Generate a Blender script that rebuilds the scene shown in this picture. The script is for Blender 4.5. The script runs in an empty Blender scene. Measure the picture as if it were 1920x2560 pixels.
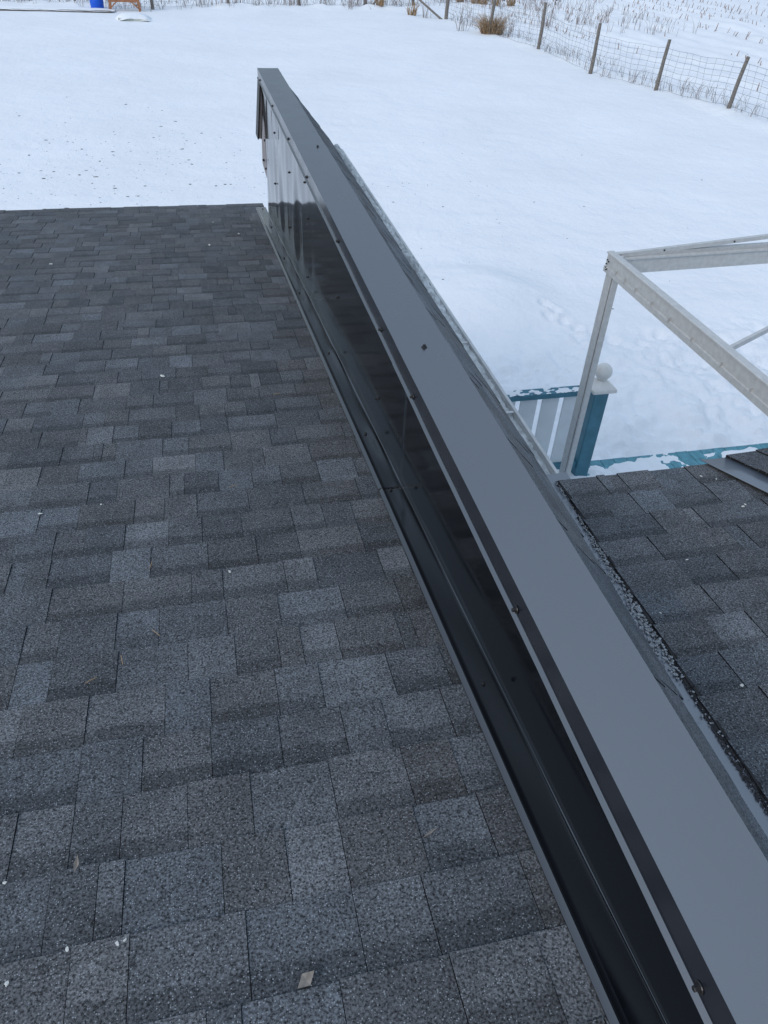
import bpy, math, random
import numpy as np
from mathutils import Matrix, Vector

random.seed(7)
rng = np.random.default_rng(11)
scene = bpy.context.scene
col = scene.collection

# ------------------------------------------------------------------ camera
PITCH, ROLL, YAW = 0.6894769, 0.0561908, 0.2577519
CAM = Vector((-0.56196, 0.0, 1.28692))
fwd0 = Vector((math.sin(YAW), math.cos(YAW), 0)); right0 = Vector((math.cos(YAW), -math.sin(YAW), 0)); up0 = Vector((0, 0, 1))
fwd = fwd0 * math.cos(PITCH) - up0 * math.sin(PITCH)
u = right0.cross(fwd)
rgt = right0 * math.cos(ROLL) + u * math.sin(ROLL)
upv = rgt.cross(fwd)
cam_data = bpy.data.cameras.new('camera')
cam = bpy.data.objects.new('camera', cam_data); col.objects.link(cam)
m = Matrix((rgt, upv, -fwd)).transposed().to_4x4(); m.translation = CAM
cam.matrix_world = m
cam_data.sensor_fit = 'HORIZONTAL'; cam_data.sensor_width = 36.0
cam_data.lens = 1874.06 / 1920 * 36.0
cam_data.clip_start = 0.02; cam_data.clip_end = 2000
scene.camera = cam

# ------------------------------------------------------------------ sky: overcast deck in front of a Nishita sky
SUN_EL, SUN_ROT = math.radians(31), math.radians(238)
world = bpy.data.worlds.new('World'); scene.world = world; world.use_nodes = True
wn = world.node_tree.nodes; wl = world.node_tree.links; wn.clear()
wo = wn.new('ShaderNodeOutputWorld')
bg1 = wn.new('ShaderNodeBackground'); bg2 = wn.new('ShaderNodeBackground'); add = wn.new('ShaderNodeAddShader')
sky = wn.new('ShaderNodeTexSky'); sky.sky_type = 'NISHITA'; sky.sun_disc = False
sky.sun_elevation = SUN_EL; sky.sun_rotation = SUN_ROT; sky.air_density = 1.0; sky.dust_density = 2.0; sky.ozone_density = 1.0
bg1.inputs['Strength'].default_value = 0.05
wl.new(sky.outputs[0], bg1.inputs['Color'])
tc = wn.new('ShaderNodeTexCoord'); sep = wn.new('ShaderNodeSeparateXYZ')
wl.new(tc.outputs['Generated'], sep.inputs[0])
clampn = wn.new('ShaderNodeMath'); clampn.operation = 'MAXIMUM'; clampn.inputs[1].default_value = 0.0
wl.new(sep.outputs['Z'], clampn.inputs[0])
mad = wn.new('ShaderNodeMath'); mad.operation = 'MULTIPLY_ADD'; mad.inputs[1].default_value = 0.60; mad.inputs[2].default_value = 0.262
wl.new(clampn.outputs[0], mad.inputs[0])
bg2.inputs['Color'].default_value = (0.675, 0.845, 1.07, 1)
wl.new(mad.outputs[0], bg2.inputs['Strength'])
wl.new(bg1.outputs[0], add.inputs[0]); wl.new(bg2.outputs[0], add.inputs[1]); wl.new(add.outputs[0], wo.inputs['Surface'])
sun_d = bpy.data.lights.new('sun', 'SUN'); sun_d.energy = 0.95; sun_d.angle = math.radians(22); sun_d.color = (1.0, 0.96, 0.9)
sun = bpy.data.objects.new('sun', sun_d); col.objects.link(sun)
sun.rotation_euler = (math.pi / 2 - SUN_EL, 0, math.pi - SUN_ROT)
vs = scene.view_settings
vs.view_transform = 'Standard'; vs.look = 'None'; vs.gamma = 1.0; vs.use_curve_mapping = False
vs.exposure = 0.03

# ------------------------------------------------------------------ materials
def mat(name, base=(.5, .5, .5), rough=.6, ior=1.45, metallic=0.0, spec=None, noise=None, bump=None, attr=None):
    """noise: (scale, amount[, detail]) multiplies the colour; bump: (scale, strength, distance)"""
    mt = bpy.data.materials.new(name); mt.use_nodes = True
    nt = mt.node_tree; b = nt.nodes['Principled BSDF']
    b.inputs['Base Color'].default_value = (*base, 1); b.inputs['Roughness'].default_value = rough
    b.inputs['IOR'].default_value = ior; b.inputs['Metallic'].default_value = metallic
    if spec is not None: b.inputs['Specular IOR Level'].default_value = spec
    tcn = nt.nodes.new('ShaderNodeTexCoord')
    src = None
    if attr:
        an = nt.nodes.new('ShaderNodeAttribute'); an.attribute_name = attr; src = an.outputs['Color']
    if noise:
        nn = nt.nodes.new('ShaderNodeTexNoise'); nn.inputs['Scale'].default_value = noise[0]; nn.inputs['Detail'].default_value = noise[2] if len(noise) > 2 else 4
        nt.links.new(tcn.outputs['Object'], nn.inputs['Vector'])
        mr = nt.nodes.new('ShaderNodeMapRange'); mr.inputs[1].default_value = .3; mr.inputs[2].default_value = .7
        mr.inputs[3].default_value = 1 - noise[1]; mr.inputs[4].default_value = 1 + noise[1]
        nt.links.new(nn.outputs['Fac'], mr.inputs[0])
        mx = nt.nodes.new('ShaderNodeMix'); mx.data_type = 'RGBA'; mx.blend_type = 'MULTIPLY'; mx.inputs[0].default_value = 1
        if src: nt.links.new(src, mx.inputs[6])
        else: mx.inputs[6].default_value = (*base, 1)
        nt.links.new(mr.outputs[0], mx.inputs[7]); src = mx.outputs[2]
    if src: nt.links.new(src, b.inputs['Base Color'])
    if bump:
        bn = nt.nodes.new('ShaderNodeTexNoise'); bn.inputs['Scale'].default_value = bump[0]; bn.inputs['Detail'].default_value = 4
        nt.links.new(tcn.outputs['Object'], bn.inputs['Vector'])
        bp = nt.nodes.new('ShaderNodeBump'); bp.inputs['Strength'].default_value = bump[1]; bp.inputs['Distance'].default_value = bump[2]
        nt.links.new(bn.outputs['Fac'], bp.inputs['Height']); nt.links.new(bp.outputs[0], b.inputs['Normal'])
    return mt

def shingle_mat(name):
    mt = bpy.data.materials.new(name); mt.use_nodes = True
    nt = mt.node_tree; N = nt.nodes.new; K = nt.links.new
    b = nt.nodes['Principled BSDF']; b.inputs['Roughness'].default_value = .85; b.inputs['Specular IOR Level'].default_value = .35
    t = N('ShaderNodeTexCoord'); a = N('ShaderNodeAttribute'); a.attribute_name = 'tone'
    n1 = N('ShaderNodeTexNoise'); n1.inputs['Scale'].default_value = 230; n1.inputs['Detail'].default_value = 4; n1.inputs['Roughness'].default_value = .7
    K(t.outputs['Object'], n1.inputs['Vector'])
    r1 = N('ShaderNodeMapRange'); r1.inputs[1].default_value = .37; r1.inputs[2].default_value = .63; r1.inputs[3].default_value = .12; r1.inputs[4].default_value = 1.75
    K(n1.outputs['Fac'], r1.inputs[0])
    n2 = N('ShaderNodeTexNoise'); n2.inputs['Scale'].default_value = 9; n2.inputs['Detail'].default_value = 5
    K(t.outputs['Object'], n2.inputs['Vector'])
    r2 = N('ShaderNodeMapRange'); r2.inputs[1].default_value = .3; r2.inputs[2].default_value = .7; r2.inputs[3].default_value = .82; r2.inputs[4].default_value = 1.18
    K(n2.outputs['Fac'], r2.inputs[0])
    mu = N('ShaderNodeMath'); mu.operation = 'MULTIPLY'; K(r1.outputs[0], mu.inputs[0]); K(r2.outputs[0], mu.inputs[1])
    mx = N('ShaderNodeMix'); mx.data_type = 'RGBA'; mx.blend_type = 'MULTIPLY'; mx.inputs[0].default_value = 1
    K(a.outputs['Color'], mx.inputs[6]); K(mu.outputs[0], mx.inputs[7])
    # pale granules
    v = N('ShaderNodeTexVoronoi'); v.inputs['Scale'].default_value = 290; K(t.outputs['Object'], v.inputs['Vector'])
    s = N('ShaderNodeSeparateColor'); K(v.outputs['Color'], s.inputs[0])
    g = N('ShaderNodeMath'); g.operation = 'GREATER_THAN'; g.inputs[1].default_value = .84; K(s.outputs[0], g.inputs[0])
    ds = N('ShaderNodeMath'); ds.operation = 'LESS_THAN'; ds.inputs[1].default_value = .33; K(v.outputs['Distance'], ds.inputs[0])
    gm = N('ShaderNodeMath'); gm.operation = 'MULTIPLY'; K(g.outputs[0], gm.inputs[0]); K(ds.outputs[0], gm.inputs[1])
    gm2 = N('ShaderNodeMath'); gm2.operation = 'MULTIPLY'; K(gm.outputs[0], gm2.inputs[0]); gm2.inputs[1].default_value = .62
    mx2 = N('ShaderNodeMix'); mx2.data_type = 'RGBA'; K(gm2.outputs[0], mx2.inputs[0]); K(mx.outputs[2], mx2.inputs[6]); mx2.inputs[7].default_value = (.40, .43, .47, 1)
    K(mx2.outputs[2], b.inputs['Base Color'])
    bp = N('ShaderNodeBump'); bp.inputs['Strength'].default_value = .5; bp.inputs['Distance'].default_value = .0015
    K(n1.outputs['Fac'], bp.inputs['Height']); K(bp.outputs[0], b.inputs['Normal'])
    return mt

def snow_mat(name, base=(.83, .85, .88)):
    mt = bpy.data.materials.new(name); mt.use_nodes = True
    nt = mt.node_tree; N = nt.nodes.new; K = nt.links.new
    b = nt.nodes['Principled BSDF']; b.inputs['Roughness'].default_value = .75; b.inputs['Specular IOR Level'].default_value = .2
    t = N('ShaderNodeTexCoord')
    n = N('ShaderNodeTexNoise'); n.inputs['Scale'].default_value = .35; n.inputs['Detail'].default_value = 6; K(t.outputs['Object'], n.inputs['Vector'])
    r = N('ShaderNodeMapRange'); r.inputs[1].default_value = .3; r.inputs[2].default_value = .7; r.inputs[3].default_value = .96; r.inputs[4].default_value = 1.02; K(n.outputs['Fac'], r.inputs[0])
    mx = N('ShaderNodeMix'); mx.data_type = 'RGBA'; mx.blend_type = 'MULTIPLY'; mx.inputs[0].default_value = 1
    mx.inputs[6].default_value = (*base, 1); K(r.outputs[0], mx.inputs[7]); K(mx.outputs[2], b.inputs['Base Color'])
    n2 = N('ShaderNodeTexNoise'); n2.inputs['Scale'].default_value = 14; n2.inputs['Detail'].default_value = 6; K(t.outputs['Object'], n2.inputs['Vector'])
    bp = N('ShaderNodeBump'); bp.inputs['Strength'].default_value = .35; bp.inputs['Distance'].default_value = .02; K(n2.outputs['Fac'], bp.inputs['Height'])
    n3 = N('ShaderNodeTexNoise'); n3.inputs['Scale'].default_value = 1.7; n3.inputs['Detail'].default_value = 8; n3.inputs['Roughness'].default_value = .6; K(t.outputs['Object'], n3.inputs['Vector'])
    bp2 = N('ShaderNodeBump'); bp2.inputs['Strength'].default_value = .55; bp2.inputs['Distance'].default_value = .12; K(n3.outputs['Fac'], bp2.inputs['Height']); K(bp.outputs[0], bp2.inputs['Normal'])
    K(bp2.outputs[0], b.inputs['Normal'])
    return mt

def metal_mat(name, rough, base=(.010, .012, .016), ior=2.0, grime=.05):
    """dark factory-painted sheet steel: glossy paint, faint streaks in the gloss"""
    mt = bpy.data.materials.new(name); mt.use_nodes = True
    nt = mt.node_tree; N = nt.nodes.new; K = nt.links.new
    b = nt.nodes['Principled BSDF']; b.inputs['Base Color'].default_value = (*base, 1); b.inputs['IOR'].default_value = ior
    t = N('ShaderNodeTexCoord')
    mp = N('ShaderNodeMapping'); mp.inputs['Scale'].default_value = (1, 1, .25); K(t.outputs['Object'], mp.inputs[0])
    n = N('ShaderNodeTexNoise'); n.inputs['Scale'].default_value = 7; n.inputs['Detail'].default_value = 6; K(mp.outputs[0], n.inputs['Vector'])
    r = N('ShaderNodeMapRange'); r.inputs[1].default_value = .3; r.inputs[2].default_value = .7; r.inputs[3].default_value = max(.02, rough - grime); r.inputs[4].default_value = rough + grime
    K(n.outputs['Fac'], r.inputs[0]); K(r.outputs[0], b.inputs['Roughness'])
    # dust specks
    v = N('ShaderNodeTexVoronoi'); v.inputs['Scale'].default_value = 70; K(t.outputs['Object'], v.inputs['Vector'])
    s = N('ShaderNodeSeparateColor'); K(v.outputs['Color'], s.inputs[0])
    g = N('ShaderNodeMath'); g.operation = 'GREATER_THAN'; g.inputs[1].default_value = .97; K(s.outputs[0], g.inputs[0])
    d = N('ShaderNodeMath'); d.operation = 'LESS_THAN'; d.inputs[1].default_value = .07; K(v.outputs['Distance'], d.inputs[0])
    mm = N('ShaderNodeMath'); mm.operation = 'MULTIPLY'; K(g.outputs[0], mm.inputs[0]); K(d.outputs[0], mm.inputs[1])
    mx = N('ShaderNodeMix'); mx.data_type = 'RGBA'; K(mm.outputs[0], mx.inputs[0]); mx.inputs[6].default_value = (*base, 1); mx.inputs[7].default_value = (.10, .10, .10, 1)
    K(mx.outputs[2], b.inputs['Base Color'])
    return mt

M = {}
M['shingle'] = shingle_mat('asphalt_shingle')
M['snow'] = snow_mat('snow')
M['snow_deck'] = snow_mat('trodden_snow', (.80, .83, .86))
M['steel_wall'] = metal_mat('black_painted_steel_gloss', .11, base=(.001, .0015, .003), ior=1.43, grime=.03)
M['steel_cap'] = metal_mat('painted_steel_satin_skylit', .24, base=(.007, .009, .016), ior=2.85, grime=.05)  # same paint as the wall, sky sheen put into base and IOR
M['steel_flange'] = metal_mat('black_painted_steel_flashing', .15, base=(.004, .005, .007), ior=2.1)
M['valley'] = metal_mat('grey_valley_steel', .35, base=(.10, .115, .14), ior=2.3)
M['screw'] = mat('black_screw', (.02, .02, .022), .35)
M['rubber'] = mat('rubber_washer', (.012, .012, .012), .7)
M['white_metal'] = mat('white_gutter_paint', (.62, .63, .62), .4, noise=(12, .12))
M['ice'] = mat('grey_dirty_ice', (.50, .52, .52), .45, noise=(26, .35, 6), bump=(60, .6, .01))
M['alu'] = mat('weathered_grey_aluminium', (.50, .505, .50), .5, noise=(30, .09, 6), metallic=.0)
M['alu_dark'] = mat('slot_shade_and_bolt_dark', (.03, .03, .03), .7)  # near-black fill paints the shade of the open post gap; bolts share it
M['teal'] = mat('teal_paint', (.05, .17, .23), .5, noise=(9, .15), bump=(120, .15, .002))
M['teal_deck'] = mat('worn_teal_deck_paint', (.09, .26, .32), .6, noise=(14, .25))
M['white_vinyl'] = mat('pale_grey_painted_board', (.64, .68, .70), .5, noise=(6, .06))
M['white_cap'] = mat('white_plastic', (.66, .65, .62), .4, noise=(10, .08))
M['post'] = mat('weathered_grey_wood', (.17, .155, .14), .85, noise=(25, .35, 6), bump=(60, .5, .01))
M['wire'] = mat('galvanised_wire', (.16, .165, .17), .55)
M['blue'] = mat('blue_plastic', (.005, .10, .62), .4)
M['wood'] = mat('reddish_brown_wood', (.36, .17, .09), .75, noise=(20, .3))
M['wood_grey'] = mat('pale_raw_wood', (.42, .37, .31), .8, noise=(20, .2))
M['straw'] = mat('golden_dry_grass', (.32, .22, .13), .9, noise=(8, .4))
M['weed'] = mat('grey_brown_weed', (.20, .165, .15), .9, noise=(8, .4))
M['stubble'] = mat('reddish_corn_stubble', (.27, .18, .15), .9, noise=(6, .5))
M['debris'] = mat('dark_grit', (.15, .155, .16), .9)
M['black_edge'] = mat('black_trim', (.012, .012, .013), .5)
M['trim_snowlit'] = mat('trim_steel_snow_reflection', (.60, .60, .66), .3)  # pale base colour stands for snow reflected in the corner trim steel
M['grit_ice'] = mat('gritty_frozen_snow', (.30, .31, .32), .8, noise=(300, .6))
M['dirt'] = mat('dark_loose_granules', (.05, .047, .05), .9, noise=(300, .6))
M['tan'] = mat('tan_fascia', (.62, .55, .52), .6)
M['siding'] = mat('pale_grey_siding', (.45, .46, .46), .6, noise=(4, .05))
M['felt'] = mat('black_bitumen_felt', (.016, .015, .016), .8, noise=(60, .4))
M['chip'] = mat('white_chip', (.6, .6, .57), .7)
M['leaf'] = mat('grey_brown_leaf', (.20, .18, .16), .8, noise=(80, .3))
M['slab'] = mat('grey_green_board', (.50, .52, .48), .8)

# ------------------------------------------------------------------ helpers
def obj(name, verts, faces, material, parent=None, smooth=False, tone=None, link=True):
    me = bpy.data.meshes.new(name)
    me.from_pydata([tuple(v) for v in verts], [], faces)
    if material is not None: me.materials.append(material)
    if smooth: me.polygons.foreach_set('use_smooth', [True] * len(me.polygons))
    if tone is not None:
        a = me.color_attributes.new('tone', 'FLOAT_COLOR', 'POINT')
        a.data.foreach_set('color', [q_ for t_ in tone for q_ in (t_[0], t_[1], t_[2], 1.0)])
    me.update()
    o = bpy.data.objects.new(name, me); col.objects.link(o)
    if parent is not None: o.parent = parent
    return o

def empty(name, loc=(0, 0, 0)):
    o = bpy.data.objects.new(name, None); col.objects.link(o); o.location = loc; o.empty_display_size = .1
    return o

def tag(o, label=None, cat=None, group=None, kind=None):
    if label: o['label'] = label
    if cat: o['category'] = cat
    if group: o['group'] = group
    if kind: o['kind'] = kind
    return o

class MB:
    def __init__(s): s.v = []; s.f = []; s.t = []
    def add(s, v, f, t=None):
        n = len(s.v); s.v += [tuple(q) for q in v]; s.f += [tuple(i + n for i in q) for q in f]
        if t is not None: s.t += t
        return s
    def box(s, x0, x1, y0, y1, z0, z1):
        v = [(x, y, z) for z in (z0, z1) for y in (y0, y1) for x in (x0, x1)]
        return s.add(v, [(0, 2, 3, 1), (4, 5, 7, 6), (0, 1, 5, 4), (2, 6, 7, 3), (0, 4, 6, 2), (1, 3, 7, 5)])
    def bar(s, a, b, w, h=None, up=(0, 0, 1), taper=1.0, n=4, tw=0.0):
        """prism from a to b with n sides, radius w/2 (h/2 across)"""
        a = Vector(a); b = Vector(b); d = (b - a).normalized(); upv_ = Vector(up)
        if abs(d.dot(upv_)) > .98: upv_ = Vector((0, 1, 0))
        r = d.cross(upv_).normalized(); uu = r.cross(d); h = w if h is None else h
        vs_ = []
        for e, k in ((a, 1.0), (b, taper)):
            if n == 4:
                pr = ((-1, -1), (1, -1), (1, 1), (-1, 1))
                for i, j in pr: vs_.append(e + r * (i * w / 2 * k) + uu * (j * h / 2 * k))
            else:
                for i in range(n):
                    q = 2 * math.pi * i / n + tw
                    vs_.append(e + r * (math.cos(q) * w / 2 * k) + uu * (math.sin(q) * h / 2 * k))
        f = [tuple(range(n))[::-1], tuple(range(n, 2 * n))] + [(i, (i + 1) % n, n + (i + 1) % n, n + i) for i in range(n)]
        return s.add(vs_, f)
    def sweep(s, prof, y0, y1, closed=False):
        """profile of (x,z) swept along y"""
        n = len(prof); v = [(x, y0, z) for x, z in prof] + [(x, y1, z) for x, z in prof]
        rn = range(n) if closed else range(n - 1)
        return s.add(v, [(i, (i + 1) % n, n + (i + 1) % n, n + i) for i in rn] + ([tuple(range(n))[::-1], tuple(range(n, 2 * n))] if closed else []))
    def lathe(s, prof, c, n=24):
        v = []; f = []
        for r_, z in prof:
            for i in range(n):
                q = 2 * math.pi * i / n; v.append((c[0] + r_ * math.cos(q), c[1] + r_ * math.sin(q), c[2] + z))
        for k in range(len(prof) - 1):
            for i in range(n):
                f.append((k * n + i, k * n + (i + 1) % n, (k + 1) * n + (i + 1) % n, (k + 1) * n + i))
        f.append(tuple(range(n))[::-1]); f.append(tuple((len(prof) - 1) * n + i for i in range(n)))
        return s.add(v, f)
    def build(s, name, material, parent=None, smooth=False):
        return obj(name, s.v, s.f, material, parent, smooth, s.t if s.t else None)

def grid(nx, ny, fn):
    v = [fn(i / nx, j / ny) for j in range(ny + 1) for i in range(nx + 1)]
    f = [(j * (nx + 1) + i, j * (nx + 1) + i + 1, (j + 1) * (nx + 1) + i + 1, (j + 1) * (nx + 1) + i) for j in range(ny) for i in range(nx)]
    return v, f

def bevel(o, w=.004, seg=2):
    b = o.modifiers.new('bevel', 'BEVEL'); b.width = w; b.segments = seg; b.limit_method = 'ANGLE'; b.angle_limit = math.radians(40)
    return o

def solid(o, t=.0012, off=-1):
    b = o.modifiers.new('thickness', 'SOLIDIFY'); b.thickness = t; b.offset = off
    return o

# numpy value noise
_T = rng.random((256, 256))
def vnoise(x, y):
    xi = np.floor(x).astype(int); yi = np.floor(y).astype(int); fx = x - xi; fy = y - yi
    fx = fx * fx * (3 - 2 * fx); fy = fy * fy * (3 - 2 * fy)
    a = _T[xi & 255, yi & 255]; b = _T[(xi + 1) & 255, yi & 255]; c = _T[xi & 255, (yi + 1) & 255]; d = _T[(xi + 1) & 255, (yi + 1) & 255]
    return (a * (1 - fx) + b * fx) * (1 - fy) + (c * (1 - fx) + d * fx) * fy - .5
def fbm(x, y, o=4):
    r = 0; a = 1.0
    for k in range(o):
        r = r + a * vnoise(x * 2 ** k + 17.3 * k, y * 2 ** k + 5.1 * k); a *= .5
    return r

# ------------------------------------------------------------------ ground
GZ = -3.40
def sstep(a, b, x):
    t = np.clip((x - a) / (b - a), 0, 1); return t * t * (3 - 2 * t)
TRACKS = [(4.39, 9.57), (4.23, 9.39), (4.41, 9.25), (4.42, 8.74), (4.59, 8.69), (4.92, 8.67), (4.30, 9.75), (4.52, 9.02), (4.7, 8.9), (5.3, 8.5), (5.7, 8.75)]
def gheight(X, Y):
    X = np.asarray(X, float); Y = np.asarray(Y, float)
    h = .10 * fbm(X * .12, Y * .12, 3) + .035 * fbm(X * .6 + 9, Y * .9, 3)
    # wind scallops on the open snow
    h = h + sstep(26, 12, Y) * (.020 * fbm(X * 1.1 + 30, Y * 2.6, 4) + .018 * np.abs(fbm(X * .7, Y * 1.9 + 60, 3)))
    # trampled snow by the deck
    w = sstep(9.3, 7.8, Y + .5 * vnoise(X * .9, Y * .9 + 40)) * sstep(1.0, 2.0, X) * sstep(16, 12, X)
    rough = .17 * fbm(X * 2.0 + 3, Y * 2.4, 5) - .09 * np.abs(fbm(X * 3.6, Y * 4.4 + 8, 4)) + .075 * fbm(X * 8, Y * 9, 3)
    h = h + w * (rough - .05)
    # smooth mound
    h = h + .22 * np.exp(-(((X - 3.3) / 1.1) ** 2 + ((Y - 10.3) / 1.0) ** 2) ** 1.5)
    for tx, ty in TRACKS:
        r2 = ((X - tx) / .085) ** 2 + ((Y - ty) / .11) ** 2
        h = h - .055 * np.exp(-r2 ** 1.6) + .018 * np.exp(-(np.sqrt(r2) - 1.5) ** 2 / .15)
    # ploughed field beyond the side fence: furrows running with the fence
    d = (X - 14.0) + (Y - 28) * .10
    fld = sstep(1.2, 3.5, d)
    h = h + fld * (.09 * np.sin(d * 2 * math.pi / 1.5) * .5 + .16 * fbm(X * .8, Y * .5, 4))
    # drift along the fence
    h = h + .10 * np.exp(-((X - (15.3 - (Y - 22) * .135)) / .5) ** 2) * sstep(45, 40, Y) * (1 + 1.2 * fbm(X * 1.5, Y * 1.5, 3))
    h = h + .14 * np.exp(-((Y - (44.6 + X * .11)) / .6) ** 2) * (1 + 1.5 * fbm(X * 1.2, Y * 1.2, 3)) * sstep(14, 11, X)
    return GZ + h
def gz(x, y): return float(gheight(np.array([x]), np.array([y]))[0])

def axis(segs):
    out = []
    for a, b, st in segs: out += list(np.arange(a, b, st))
    return np.array(out + [segs[-1][1]])
gx = axis([(-400, -60, 40), (-60, -10, 2), (-10, 1.5, .25), (1.5, 8, .045), (8, 13, .2), (13, 30, .22), (30, 45, .6), (45, 100, 5), (100, 400, 50)])
gy = axis([(-300, -20, 40), (-20, 4.8, .8), (4.8, 10.6, .045), (10.6, 14, .09), (14, 22, .14), (22, 48, .28), (48, 65, .6), (65, 120, 5), (120, 600, 60)])
X, Y = np.meshgrid(gx, gy); Z = gheight(X, Y)
nv = X.size; nxg, nyg = len(gx), len(gy)
me = bpy.data.meshes.new('snow_ground')
me.vertices.add(nv); me.vertices.foreach_set('co', np.stack([X, Y, Z], -1).reshape(-1))
idx = np.arange(nv).reshape(nyg, nxg)
q = np.stack([idx[:-1, :-1], idx[:-1, 1:], idx[1:, 1:], idx[1:, :-1]], -1).reshape(-1, 4)
me.loops.add(q.size); me.loops.foreach_set('vertex_index', q.reshape(-1).astype(np.int32))
me.polygons.add(len(q)); me.polygons.foreach_set('loop_start', np.arange(0, q.size, 4, dtype=np.int32)); me.polygons.foreach_set('loop_total', np.full(len(q), 4, np.int32))
me.polygons.foreach_set('use_smooth', np.ones(len(q), bool))
me.update(calc_edges=True); me.validate(); me.materials.append(M['snow'])
ground = bpy.data.objects.new('snow_ground', me); col.objects.link(ground); tag(ground, kind='structure')

# ------------------------------------------------------------------ house
A = 0.1288154; CA, SA, TA = math.cos(A), math.sin(A), math.tan(A)
ZC = 0.2251
house = empty('house', (-2.0, 2.5, GZ))
tag(house, 'house roof of dark grey asphalt shingles with a black steel clad wall and ridge cap', 'house')
HL = Matrix.Translation(house.location)
def hchild(o, parent=None):
    """parent keeping world coordinates"""
    p_ = parent or house
    o.parent = p_
    o.matrix_parent_inverse = (Matrix.Translation(house.location)).inverted() if p_ is house else Matrix.Identity(4)
    return o
def PA(x, s, h=0.0): return (x, s * CA + h * SA, -s * SA + h * CA)

def proj_px(P):
    d = Vector(P) - CAM; z = d.dot(fwd)
    if z < .05: return None
    return (384 + 749.6 * d.dot(rgt) / z, 512 - 749.6 * d.dot(upv) / z)

TONES = [(.070, .6), (.080, 1.3), (.090, 1.8), (.101, 1.2), (.120, .5)]
def pick_tone(prev):
    while True:
        t = random.choices([a for a, _ in TONES], [w for _, w in TONES])[0]
        if prev is None or abs(t - prev) > .008 or random.random() < .35: return t
def rgbt(t):
    k = random.uniform(-.04, .04)
    return (t * (.99 + k), t * 1.04, t * (1.12 - k))

def tab_geo(Pf, x0, x1, s0, s1, h0, h1, tone, band, lift=(0, 0)):
    """a shingle tab from the covered head s0 to the butt s1, raised to h1 there; band = the darker strip of granules
    below the course above. Colours are per vertex."""
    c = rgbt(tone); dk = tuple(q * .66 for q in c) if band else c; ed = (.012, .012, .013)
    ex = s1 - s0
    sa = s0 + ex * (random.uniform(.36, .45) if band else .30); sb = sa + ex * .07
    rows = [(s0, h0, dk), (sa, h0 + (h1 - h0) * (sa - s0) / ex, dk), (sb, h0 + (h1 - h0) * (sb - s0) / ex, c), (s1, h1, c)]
    v = []; t = []
    for i, (s_, h_, c_) in enumerate(rows):
        e = lift if i == 3 else (0, 0)
        v += [Pf(x0, s_ + e[0], h_), Pf(x1, s_ + e[1], h_)]; t += [c_, c_]
    f = [(0, 1, 3, 2), (2, 3, 5, 4), (4, 5, 7, 6)]
    v += [v[0], v[6], Pf(x0, s0, -.004), Pf(x0, s1, -.004), v[1], v[7], Pf(x1, s0, -.004), Pf(x1, s1, -.004)]; t += [ed] * 8
    f += [(8, 9, 11, 10), (13, 12, 14, 15), (9, 13, 15, 11)]
    return v, f, t

def shingle_field(Pf, courses, xfun, expo, flip=1, skip=None):
    """courses: list of butt s; xfun(s) -> (xstart, xend), laid from xstart to xend"""
    tabs = []
    for ci, sbutt in enumerate(courses):
        xa, xb = xfun(sbutt - expo / 2)
        sg = 1 if xb > xa else -1
        x = xa - sg * random.uniform(0, .1) * (1 if skip else 0)
        raised = random.random() < .5; prev = None
        while (xb - x) * sg > .02:
            r_ = random.random()
            w = random.uniform(.025, .06) if r_ < .07 else (random.uniform(.08, .125) if r_ < .5 else random.uniform(.125, .19))
            w = min(w, abs(xb - x))
            t = pick_tone(prev); prev = t
            x2 = x + sg * w
            g = .0007
            lo, hi = min(x, x2) + g, max(x, x2) - g
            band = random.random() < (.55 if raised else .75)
            if not raised: t *= 1.05
            h1 = .0085 if raised else .0050
            jit = random.uniform(-.0022, .0022)
            tabs.append((lo, hi, sbutt - expo - .028, sbutt + jit, .0004, h1 + random.uniform(0, .0008), t, band, (random.uniform(-.0012, .0012), random.uniform(-.0012, .0012))))
            x = x2; raised = not raised if random.random() < .85 else raised
    return tabs

def place_tabs(Pf, tabs, parent, nkeep, name='shingle'):
    scored = []
    for t in tabs:
        pp = [proj_px(Pf(x, s, .005)) for x, s in ((t[0], t[2] + .03), (t[1], t[2] + .03), (t[1], t[3]), (t[0], t[3]))]
        area = 0
        if all(pp):
            cx_ = sum(q[0] for q in pp) / 4; cy_ = sum(q[1] for q in pp) / 4
            if -10 < cx_ < 778 and -10 < cy_ < 1034:
                area = abs(sum(pp[i][0] * pp[(i + 1) % 4][1] - pp[(i + 1) % 4][0] * pp[i][1] for i in range(4))) / 2
        scored.append((area, t))
    scored.sort(key=lambda q: -q[0])
    nkeep = min(nkeep, sum(1 for q in scored if q[0] > 0))
    for ar, t in scored[:nkeep]:
        v, f, c = tab_geo(Pf, *t)
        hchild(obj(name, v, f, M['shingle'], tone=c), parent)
    rest = scored[nkeep:]
    if rest:
        b = MB()
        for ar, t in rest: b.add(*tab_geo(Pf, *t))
        o = hchild(b.build('small_shingles', M['shingle']), parent); tag(o, kind='stuff')

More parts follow.
